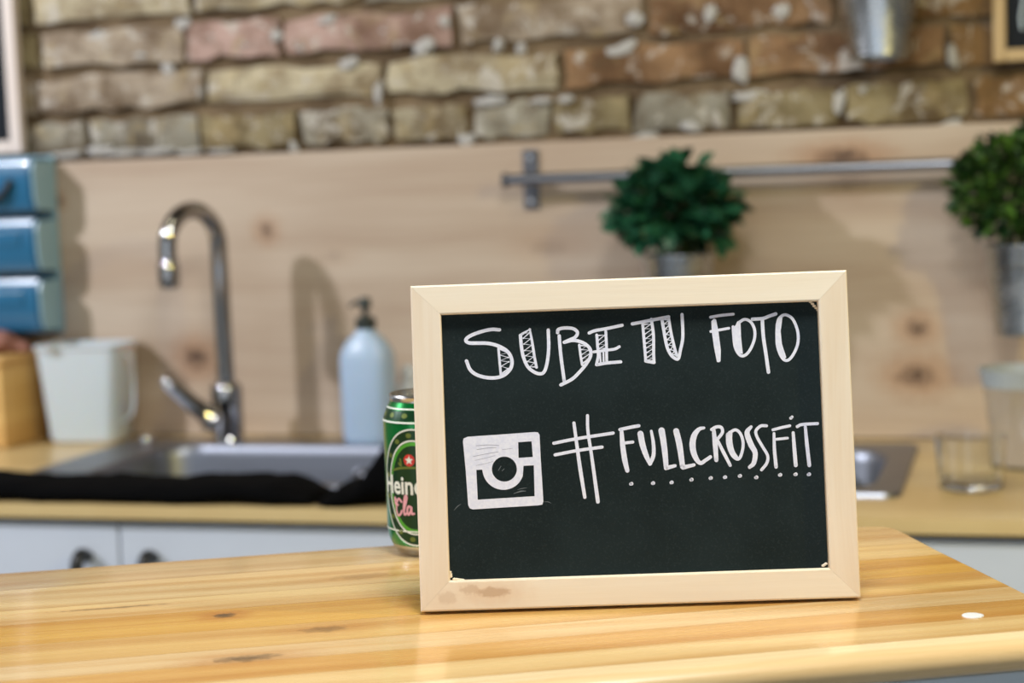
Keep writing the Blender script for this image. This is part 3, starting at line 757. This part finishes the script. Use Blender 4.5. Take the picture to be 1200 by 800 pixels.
b = bmesh.new(); disc2(b, 0, OC, .0290, .0415); pr('label_oval', b, .00012, M_CDARK)
b = bmesh.new(); oval(b, 0, OC, .0290, .0415, .0011); oval(b, 0, OC, .0225, .0335, .0011); pr('label_ring', b, .00024, M_CWHITE)
b = bmesh.new(); oval(b, 0, OC, .0206, .0313, .0026); pr('label_ring', b, .0002, M_CLITE)
b = bmesh.new()
n = 64
for y0_, hh in ((.0965, .0012), (.1058, .001), (.0188, .001)):
    for k in range(n):
        x0_, x1_ = [-PI * RC + 2 * PI * RC * q / n for q in (k, k + 1)]
        b.faces.new([b.verts.new(p) for p in ((x0_, y0_, 0), (x1_, y0_, 0), (x1_, y0_ + hh, 0), (x0_, y0_ + hh, 0))])
pr('white_line', b, .00025, M_CWHITE)
b = bmesh.new()
for k in range(n):
    x0_, x1_ = [-PI * RC + 2 * PI * RC * q / n for q in (k, k + 1)]
    for j in range(3):
        ya, yb = .0985 + j * .0022, .0985 + (j + 1) * .0022
        b.faces.new([b.verts.new(p) for p in ((x0_, ya, 0), (x1_, ya, 0), (x1_, yb, 0), (x0_, yb, 0))])
pr('neck_band', b, .0002, M_CDARK)
b = bmesh.new()      # gold ornaments on ring and neck
for a in range(0, 360, 24):
    x_, y_ = 0.0257 * math.cos(math.radians(a)), OC + .0374 * math.sin(math.radians(a))
    disc2(b, x_, y_, .0022, .0018, 2, 10)
for k in range(16): disc2(b, -PI * RC + 2 * PI * RC * (k + .5) / 16, .1018, .0026, .0018, 2, 8)
pr('gold_ornament', b, .00024, M_CGOLD)
b = bmesh.new()
ribbon(b, [(-.019, .0625), (-.008, .065), (.008, .065), (.019, .0625)], .0016); ribbon(b, [(-.012, .068), (-.010, .0665), (-.0105, .071)], .0016); ribbon(b, [(.012, .068), (.010, .0665), (.0105, .071)], .0016)
pr('gold_ornament', b, .0002, M_CGOLD)
def star(bm, cx, cy, r):
    vs_ = [bm.verts.new((cx + (r if k % 2 == 0 else r * .42) * math.sin(PI * k / 5), cy + (r if k % 2 == 0 else r * .42) * math.cos(PI * k / 5), 0)) for k in range(10)]
    c0 = bm.verts.new((cx, cy, 0))
    for k in range(10): bm.faces.new((c0, vs_[k], vs_[(k + 1) % 10]))
b = bmesh.new(); disc2(b, -.0030, .0705, .0044, .0044, 2, 16); pr('red_roundel', b, .0002, M_CRED)
b = bmesh.new(); star(b, -.0030, .0705, .0034); pr('roundel_star', b, .0003, M_CWHITE)
def text_bm(s_, size, width, y0):
    cu = bpy.data.curves.new('t', 'FONT'); cu.body = s_; cu.size = size; cu.align_x = 'CENTER'; cu.offset = size * .022; cu.resolution_u = 3
    to = bpy.data.objects.new('t', cu); COL.objects.link(to)
    dg = bpy.context.evaluated_depsgraph_get(); me = bpy.data.meshes.new_from_object(to.evaluated_get(dg))
    bm = bmesh.new(); bm.from_mesh(me); bpy.data.objects.remove(to); bpy.data.meshes.remove(me)
    xs = [v.co.x for v in bm.verts]; sc = width / (max(xs) - min(xs))
    for v in bm.verts: v.co = Vector(((v.co.x - (max(xs) + min(xs)) / 2) * sc, v.co.y + y0, 0))
    bmesh.ops.subdivide_edges(bm, edges=[e for e in bm.edges if e.calc_length() > .004], cuts=1)
    return bm
pr('brand_lettering', text_bm('Heineken', .0185, .0565, .0462), .0004, M_CWHITE, 'white brand lettering across the oval')
b = bmesh.new()      # pink script under the brand name
for st in ([(-.0150, .0405), (-.0185, .0425), (-.0215, .0395), (-.0225, .034), (-.0205, .0305), (-.0170, .0315), (-.015, .034)], [(-.0225, .0415), (-.0245, .043), (-.0235, .0385), (-.020, .038)],
           [(-.0125, .034), (-.0085, .0435), (-.0105, .0445), (-.0125, .037), (-.0118, .0315), (-.0095, .0325)],
           [(-.0040, .0370), (-.0070, .0375), (-.0085, .0340), (-.0070, .0315), (-.0045, .0345), (-.0038, .0372), (-.0035, .0325), (-.001, .0325)]):
    ribbon(b, [(x_ * .72, y_) for x_, y_ in st], .0016)
pr('script_lettering', b, .0004, M_CPINK, 'pink script lettering below the brand name')

# ================================================================== CHALKBOARD SIGN
LIFT = .0021     # the frame rests on its rear bottom edge
A0, A1 = on_z(493, 717, BAR_Z + LIFT), on_z(1009, 700, BAR_Z + LIFT)
DEP = .013     # frame depth
SW, SH, FW = (A1 - A0).length, .2022, .0186
ang = math.atan2(A1.y - A0.y, A1.x - A0.x); LEAN = math.radians(8)
sign = empty('chalkboard_sign', tuple(A0), 0, 'small chalkboard in a pale pine frame with white handwritten lettering on the bar', 'chalkboard sign')
sign.rotation_euler = (Matrix.Rotation(ang, 3, 'Z') @ Matrix.Rotation(-LEAN, 3, 'X')).to_euler()
SE = Vector((math.cos(ang), math.sin(ang), 0)); SNH = Vector((-math.sin(ang), math.cos(ang), 0))
SUP = Vector((0, 0, 1)) * math.cos(LEAN) + SNH * math.sin(LEAN); SNRM = SE.cross(SUP)
def on_sign(x, y):
    d = ray(x, y); q = CAM + d * ((A0 - CAM).dot(SNRM) / d.dot(SNRM)) - A0
    return q.dot(SE), q.dot(SUP)
fk = [(.045, .0105, .010, .0035, .45), (.031, .0125, .006, .003, .3), (.0165, .008, .006, .004, .2)]
M_FRH = wood('pale_pine_along', srgb(250, 236, 214), srgb(238, 216, 184), 'X', 'Z', fk, rough=0.5, bands=60, fine=420, along=4, contrast=.35, kcol=(168, 118, 62), rings=0.0, kn=220.0)
M_FRV = wood('pale_pine_upright', srgb(246, 230, 208), srgb(230, 204, 170), 'Z', 'X', (), rough=0.5, bands=90, fine=420, along=4, contrast=.55)
def rail(q0, q1, q2, q3, mat):   # front quad: outer a, outer b, inner b, inner a ; mitred
    b = bmesh.new(); loops = []
    cx = sum(q[0] for q in (q0, q1, q2, q3)) / 4; cz = sum(q[1] for q in (q0, q1, q2, q3)) / 4
    for y, s_ in ((DEP, 1.0), (0.0, 1.0)):
        loops.append([b.verts.new((cx + (x - cx) * s_, y, cz + (z - cz) * s_)) for x, z in (q0, q1, q2, q3)])
    b.faces.new(loops[0][::-1]); b.faces.new(loops[1])
    for k in range(4): b.faces.new((loops[0][k], loops[0][(k + 1) % 4], loops[1][(k + 1) % 4], loops[1][k]))
    lo = loops[1]
    b.edges.ensure_lookup_table()
    es = [e for e in (b.edges.get((lo[k], lo[(k + 1) % 4])) for k in range(4)) if e.calc_length() > .1]   # the two long front edges
    bmesh.ops.bevel(b, geom=es, offset=.0011, segments=2, profile=.5, affect='EDGES')
    return obj('frame_rail', b, mat, sign)
g = .00004
rail((g, 0), (SW - g, 0), (SW - FW - g, FW), (FW + g, FW), M_FRH)
rail((g, SH), (FW + g, SH - FW), (SW - FW - g, SH - FW), (SW - g, SH), M_FRH)
rail((0, g), (FW, FW + g), (FW, SH - FW - g), (0, SH - g), M_FRV)
rail((SW, g), (SW, SH - g), (SW - FW, SH - FW - g), (SW - FW, FW + g), M_FRV)
def slate():
    t = NT('chalkboard_paint'); c = t.coord(); n1, n2 = t.noise(c, 900, 3), t.noise(c, 18, 4)
    col = t.mix(t.range(n2, .3, .75), srgb(25, 35, 36), srgb(32, 43, 45)); col = t.mix(t.math('MULTIPLY', t.range(n1, .5, .8), .35), col, srgb(58, 68, 68))
    t.set(Base_Color=col, Roughness=0.7, Specular_IOR_Level=0.12); t.bump(n1, .15, .0002); return t.m
M_SLATE = slate()
def chalk():
    t = NT('white_chalk_pen'); c = t.coord(); n1 = t.noise(c, 500, 3)
    t.set(Base_Color=t.mix(t.range(n1, .3, .7), srgb(226, 228, 244), srgb(238, 239, 250)), Roughness=.75); return t.m
M_CHALK = chalk()
M_FAINT = plain('faint_chalk', srgb(128, 136, 140), .8, var=.2, vscale=600)
BY = .0050     # board lies behind the frame face
board = obj('board', box(FW - .003, SW - FW + .003, BY, BY + .003, FW - .003, SH - FW + .003), M_SLATE, sign)
obj('back_cover', box(.006, SW - .006, DEP, DEP + .002, .006, SH - .006), M_FRV, sign)
# easel leg at the back, hinged at the top and standing on the bar
yl = .085
loops = []
for y_, z_ in ((DEP + .0025, SH * .80), (yl, (yl + .005) * math.tan(LEAN) - .0012)):
    loops.append([(SW / 2 - .018, y_, z_), (SW / 2 + .018, y_, z_), (SW / 2 + .018, y_ + .005, z_), (SW / 2 - .018, y_ + .005, z_)])
obj('easel_leg', loft(loops), M_FRH, sign)
# torn wood chips at the inner corners of the frame
for (px, py, n_, dx, dy) in ((951, 353, 5, 2.2, 2.4), (532, 679, 5, 2.5, .3), (527, 671, 3, .4, 2.5), (969, 661, 3, -1.5, 1.2)):
    for k in range(n_):
        x_, z_ = on_sign(px + dx * k, py + dy * k)
        b = bmesh.new(); bmesh.ops.create_icosphere(b, subdivisions=1, radius=1)
        for v in b.verts: v.co = Vector((v.co.x * .0012, v.co.y * .0009, v.co.z * .0009)) * (1 + .4 * noise.noise(v.co * 2 + Vector((k, px, 0))))
        obj('wood_chip', b, M_FRH, sign, loc=(x_, BY - .0004, z_))

CR = {'A': (530, 360, 7.275), 'B': (670, 350, 7.275), 'C': (820, 350, 8.0), 'D': (520, 490, 6.664), 'E': (640, 480, 6.664), 'F': (720, 480, 8.0), 'G': (840, 480, 8.0)}
K = on_sign(800, 500)[0] - on_sign(799, 500)[0]       # metres per pixel on the board
def q(cr, p):
    x0, y0, s_ = CR[cr]; return on_sign(x0 + p[0] / s_, y0 + p[1] / s_)
def letter(name, items, lab=None, mat=None):
    b = bmesh.new(); h = 0.0
    for it in items:
        h += .000004
        if it[0] == 'fill':
            P = [q(it[1], p) for p in it[2]]; vs_ = [b.verts.new((x, y, h)) for x, y in P]
            bmesh.ops.triangle_fill(b, edges=[b.edges.new((vs_[k], vs_[(k + 1) % len(vs_)])) for k in range(len(vs_))], use_beauty=True)
        else:
            cr, wd, pts = it[:3]; sm = len(it) < 4
            W = [x * K for x in wd] if isinstance(wd, (list, tuple)) else wd * K
            ribbon(b, [q(cr, p) for p in pts], W, h, 5, sm)
    for v in b.verts: v.co = Vector((v.co.x, BY - .00016 - v.co.z, v.co.y))
    o = obj(name, b, mat or M_CHALK, board)
    if lab: o['label'] = lab
    return o
Z = 'zig'
letter('letter', [('A', 4.2, [(400, 188), (330, 185), (240, 205), (150, 240), (112, 275), (140, 300), (220, 302), (310, 305), (400, 330), (470, 375), (505, 440), (500, 510), (455, 565), (390, 595), (300, 598), (210, 575), (150, 530), (118, 455)]),
    ('A', 3.0, [(392, 345), (400, 440), (412, 570)]), ('A', 2.0, [(400, 350), (470, 385), (400, 402), (475, 425), (405, 452), (480, 462), (415, 500), (475, 520), (425, 560)], Z)])
letter('letter', [('A', 4.0, [(580, 235), (588, 330), (605, 420), (640, 500), (690, 545), (745, 565), (785, 545), (810, 460), (822, 340), (818, 190)]), ('A', 3.2, [(592, 225), (660, 185), (680, 290), (700, 420), (718, 510)], Z),
    ('A', 1.9, [(610, 215), (655, 215), (605, 260), (665, 265), (610, 310), (675, 320), (615, 365), (685, 370), (625, 410), (690, 420), (640, 460), (700, 470), (660, 505), (710, 505)], Z)])
letter('letter', [('A', 4.0, [(912, 240), (925, 400), (955, 625)]), ('A', 4.0, [(898, 212), (905, 185), (960, 172), (1030, 178), (1068, 210), (1050, 250), (1000, 275), (955, 295)]),
    ('B', 4.0, [(-63, 368), (0, 352), (60, 358), (120, 385), (160, 430), (160, 490), (120, 560), (60, 630), (0, 685), (-92, 732)]), ('B', 3.0, [(65, 390), (75, 470), (90, 560)]),
    ('B', 1.9, [(75, 395), (125, 400), (85, 430), (145, 435), (90, 470), (150, 470), (95, 505), (140, 510), (100, 545)], Z)])
letter('letter', [('B', 3.8, [(150, 288), (200, 268), (300, 250), (432, 222)]), ('B', 3.4, [(215, 305), (222, 400), (228, 480), (212, 560)]), ('B', 3.8, [(215, 560), (300, 545), (420, 535)]), ('B', 3.4, [(292, 275), (298, 400), (300, 530)]),
    ('B', 3.4, [(190, 450), (300, 435), (370, 425), (408, 405)]), ('B', 1.9, [(225, 310), (285, 305), (230, 350), (290, 345), (235, 385), (295, 385), (240, 420), (295, 420)], Z), ('B', 2.2, [(243, 460), (248, 540)]), ('B', 2.2, [(272, 455), (274, 540)])])
letter('letter', [('B', 4.0, [(520, 210), (600, 195), (700, 175), (830, 150)]), ('B', 3.4, [(608, 205), (620, 350), (635, 530)]), ('B', 3.6, [(682, 170), (700, 300), (702, 450), (705, 540)]), ('B', 4.0, [(635, 528), (705, 540)]),
    ('B', 2.0, [(625, 215), (680, 210), (625, 250), (690, 255), (630, 295), (690, 295), (635, 335), (695, 340), (640, 375), (700, 380), (640, 415), (700, 420), (645, 455), (700, 460), (650, 495), (700, 500), (650, 520), (700, 528)], Z)])
letter('letter', [('B', 3.8, [(772, 165), (790, 270), (815, 400), (850, 475), (890, 508), (915, 505), (930, 440), (952, 320), (945, 130)]), ('B', 3.4, [(830, 155), (850, 280), (880, 410), (900, 480)]),
    ('B', 2.0, [(790, 170), (830, 180), (795, 210), (840, 215), (800, 255), (845, 260), (810, 300), (855, 310), (820, 345), (865, 355), (830, 390), (870, 400), (845, 430), (880, 440), (860, 470), (890, 475)], Z)])
letter('letter', [('C', 3.4, [(108, 168), (200, 152), (322, 140)]), ('fill', 'C', [(115, 205), (140, 180), (160, 190), (182, 300), (205, 480), (202, 582), (190, 592), (168, 590), (140, 450), (120, 310)]), ('C', 3.2, [(110, 303), (180, 290), (280, 272)])])
letter('letter', [('C', 3.5, [(375, 218), (430, 188), (488, 215), (523, 290), (518, 385), (470, 490), (415, 533), (370, 510), (335, 430), (320, 258)]), ('fill', 'C', [(325, 262), (345, 240), (360, 205), (390, 215), (395, 350), (412, 515), (370, 505), (335, 420)])])
letter('letter', [('C', 4.0, [(502, 187), (600, 180), (655, 160), (722, 137)]), ('C', 4.2, [(595, 190), (605, 350), (630, 520), (653, 685)])])
letter('letter', [('C', 3.5, [(735, 235), (755, 178), (810, 145), (880, 185), (928, 300), (928, 420), (880, 530), (825, 576), (775, 540), (738, 440), (732, 330), (735, 235)]), ('fill', 'C', [(735, 230), (765, 170), (785, 170), (768, 300), (780, 420), (822, 548), (800, 560), (760, 500), (735, 420), (728, 320)])])
# camera drawing, outline with its four dark openings
def arcp(cx, cy, r0, r1, a0, a1, n_):
    return [(cx + (r0 + (r1 - r0) * k / n_) * math.cos(math.radians(a0 + (a1 - a0) * k / n_)), cy + (r0 + (r1 - r0) * k / n_) * math.sin(math.radians(a0 + (a1 - a0) * k / n_))) for k in range(n_ + 1)]
loopsI = [[(147, 180), (152, 158), (185, 144), (450, 126), (710, 107), (735, 110), (748, 128), (756, 300), (778, 650), (770, 676), (740, 682), (480, 698), (225, 714), (200, 705), (188, 680), (168, 400)],
          arcp(472, 398, 98, 98, 0, 345, 30), [(580, 187), (685, 180), (695, 303), (583, 310)],
          [(252, 405), (298, 402)] + arcp(470, 398, 170, 156, 172, 20, 22) + [(622, 372), (703, 368), (709, 610), (263, 638)]]
b = bmesh.new(); es = []
for L in loopsI:
    vs_ = [b.verts.new((*q('D', p), 0)) for p in L]
    es += [b.edges.new((vs_[k], vs_[(k + 1) % len(vs_)])) for k in range(len(vs_))]
bmesh.ops.triangle_fill(b, edges=es, use_beauty=True)
for v in b.verts: v.co = Vector((v.co.x, BY - .0002, v.co.y))
obj('camera_drawing', b, M_CHALK, board)['label'] = 'white chalk drawing of a square camera'
for it in [('D', [.5, 1.6, .5], [(545, 590), (600, 572), (640, 570)]), ('D', [.3, .8, .3], [(575, 560), (610, 550), (648, 545)]), ('D', [.3, .9, .3], [(78, 720), (105, 690), (130, 672)]),
    ('D', [.3, .7, .3], [(785, 655), (815, 655), (838, 665)]), ('D', .6, [(425, 408), (445, 375)]), ('D', .6, [(455, 412), (470, 395)]), ('D', [1.2, .5], [(6, 385), (22, 365)])]:
    letter('chalk_scuff', [it], mat=M_FAINT)
M_SCRIB = plain('grey_scribble', srgb(170, 172, 188), .8, var=.1)
for it in [('D', .5, [(250, 215), (340, 208), (430, 212)]), ('D', .5, [(255, 245), (340, 232), (410, 228)]), ('D', .5, [(225, 300), (320, 280), (425, 262)]), ('D', .4, [(240, 330), (330, 310), (400, 292)]),
    ('D', .4, [(455, 245), (500, 240), (535, 236)]), ('D', .4, [(250, 370), (320, 355), (380, 338)])]:
    letter('chalk_scuff', [it], mat=M_SCRIB).location.y = -.00012
letter('hash_mark', [('E', 3.8, [(60, 262), (230, 228), (525, 182)]), ('E', 3.8, [(70, 353), (240, 320), (438, 292)]), ('E', [3.8, 4.0, 4.6, 4.0], [(218, 103), (240, 270), (268, 470), (303, 685)]), ('E', [3.6, 3.8, 3.8, 4.6], [(324, 45), (328, 170), (355, 350), (406, 720)])])
letter('letter', [('F', 4.0, [(55, 186), (150, 165), (232, 150)]), ('F', [4.5, 6.0, 6.4, 5.0], [(70, 205), (80, 330), (100, 470), (124, 572)]), ('F', 3.6, [(100, 312), (176, 303)])])
letter('letter', [('F', [7.2, 7.0, 6.0, 4.5], [(248, 225), (268, 330), (302, 430), (336, 505)]), ('F', [4.5, 4.6, 4.2, 3.2], [(338, 508), (370, 430), (370, 320), (350, 200)])])
letter('letter', [('F', [7.6, 7.0, 6.6, 5.5], [(447, 195), (465, 300), (480, 420), (490, 540)]), ('F', [5.0, 3.8], [(488, 548), (574, 526)])])
letter('letter', [('F', [7.0, 7.2, 6.0], [(584, 200), (615, 330), (645, 535)]), ('F', [5.0, 3.8], [(648, 543), (752, 518)])])
letter('letter', [('F', [3.4, 4.6, 6.8, 7.4, 6.6, 4.8, 4.2, 4.2], [(845, 170), (800, 182), (755, 240), (738, 330), (758, 430), (808, 500), (860, 475), (906, 443)])])
letter('letter', [('F', [4.5, 6.0, 5.0], [(938, 195), (952, 330), (962, 472)]), ('F', 3.8, [(918, 185), (960, 162), (1008, 165), (1020, 210), (985, 262), (960, 280)]), ('G', [3.6, 4.2, 3.8], [(18, 295), (70, 400), (133, 522)])])
letter('letter', [('G', 3.6, [(108, 230), (180, 188), (232, 230), (255, 320), (238, 420), (205, 465), (150, 425), (112, 330), (106, 235)]), ('G', [5.5, 7.2, 6.5, 4.0], [(132, 218), (125, 290), (148, 390), (200, 458)])])
letter('letter', [('G', [3.6, 5.6, 6.4, 6.8, 6.0, 5.4, 4.0], [(330, 160), (297, 198), (295, 240), (330, 330), (368, 405), (355, 500), (315, 540)])])
letter('letter', [('G', 3.6, [(474, 150), (420, 152), (375, 198), (388, 260), (440, 350), (485, 430), (478, 500), (428, 565)])])
letter('letter', [('G', 3.4, [(535, 188), (620, 166), (694, 150)]), ('G', [3.2, 4.0, 4.2], [(545, 222), (550, 380), (565, 537)]), ('G', 3.2, [(558, 278), (672, 266)])])
letter('letter', [('G', [3.6, 4.4, 4.6], [(726, 215), (736, 350), (750, 522)]), ('G', [3.8, 3.2], [(704, 78), (716, 66)])])
letter('letter', [('G', 3.6, [(764, 158), (810, 138), (955, 129)]), ('G', [3.6, 4.4, 4.4], [(840, 160), (856, 330), (878, 522)])])
for cr_, p in [('F', (160, 697)), ('F', (365, 690)), ('F', (540, 683)), ('F', (727, 657)), ('F', (908, 642)), ('G', (83, 634)), ('G', (223, 622)), ('G', (377, 636)), ('G', (602, 612)), ('G', (747, 607)), ('G', (873, 607))]:
    letter('underline_dot', [(cr_, [3.8, 4.4], [(p[0] - 4, p[1] + 2), (p[0] + 4, p[1] - 1)])])
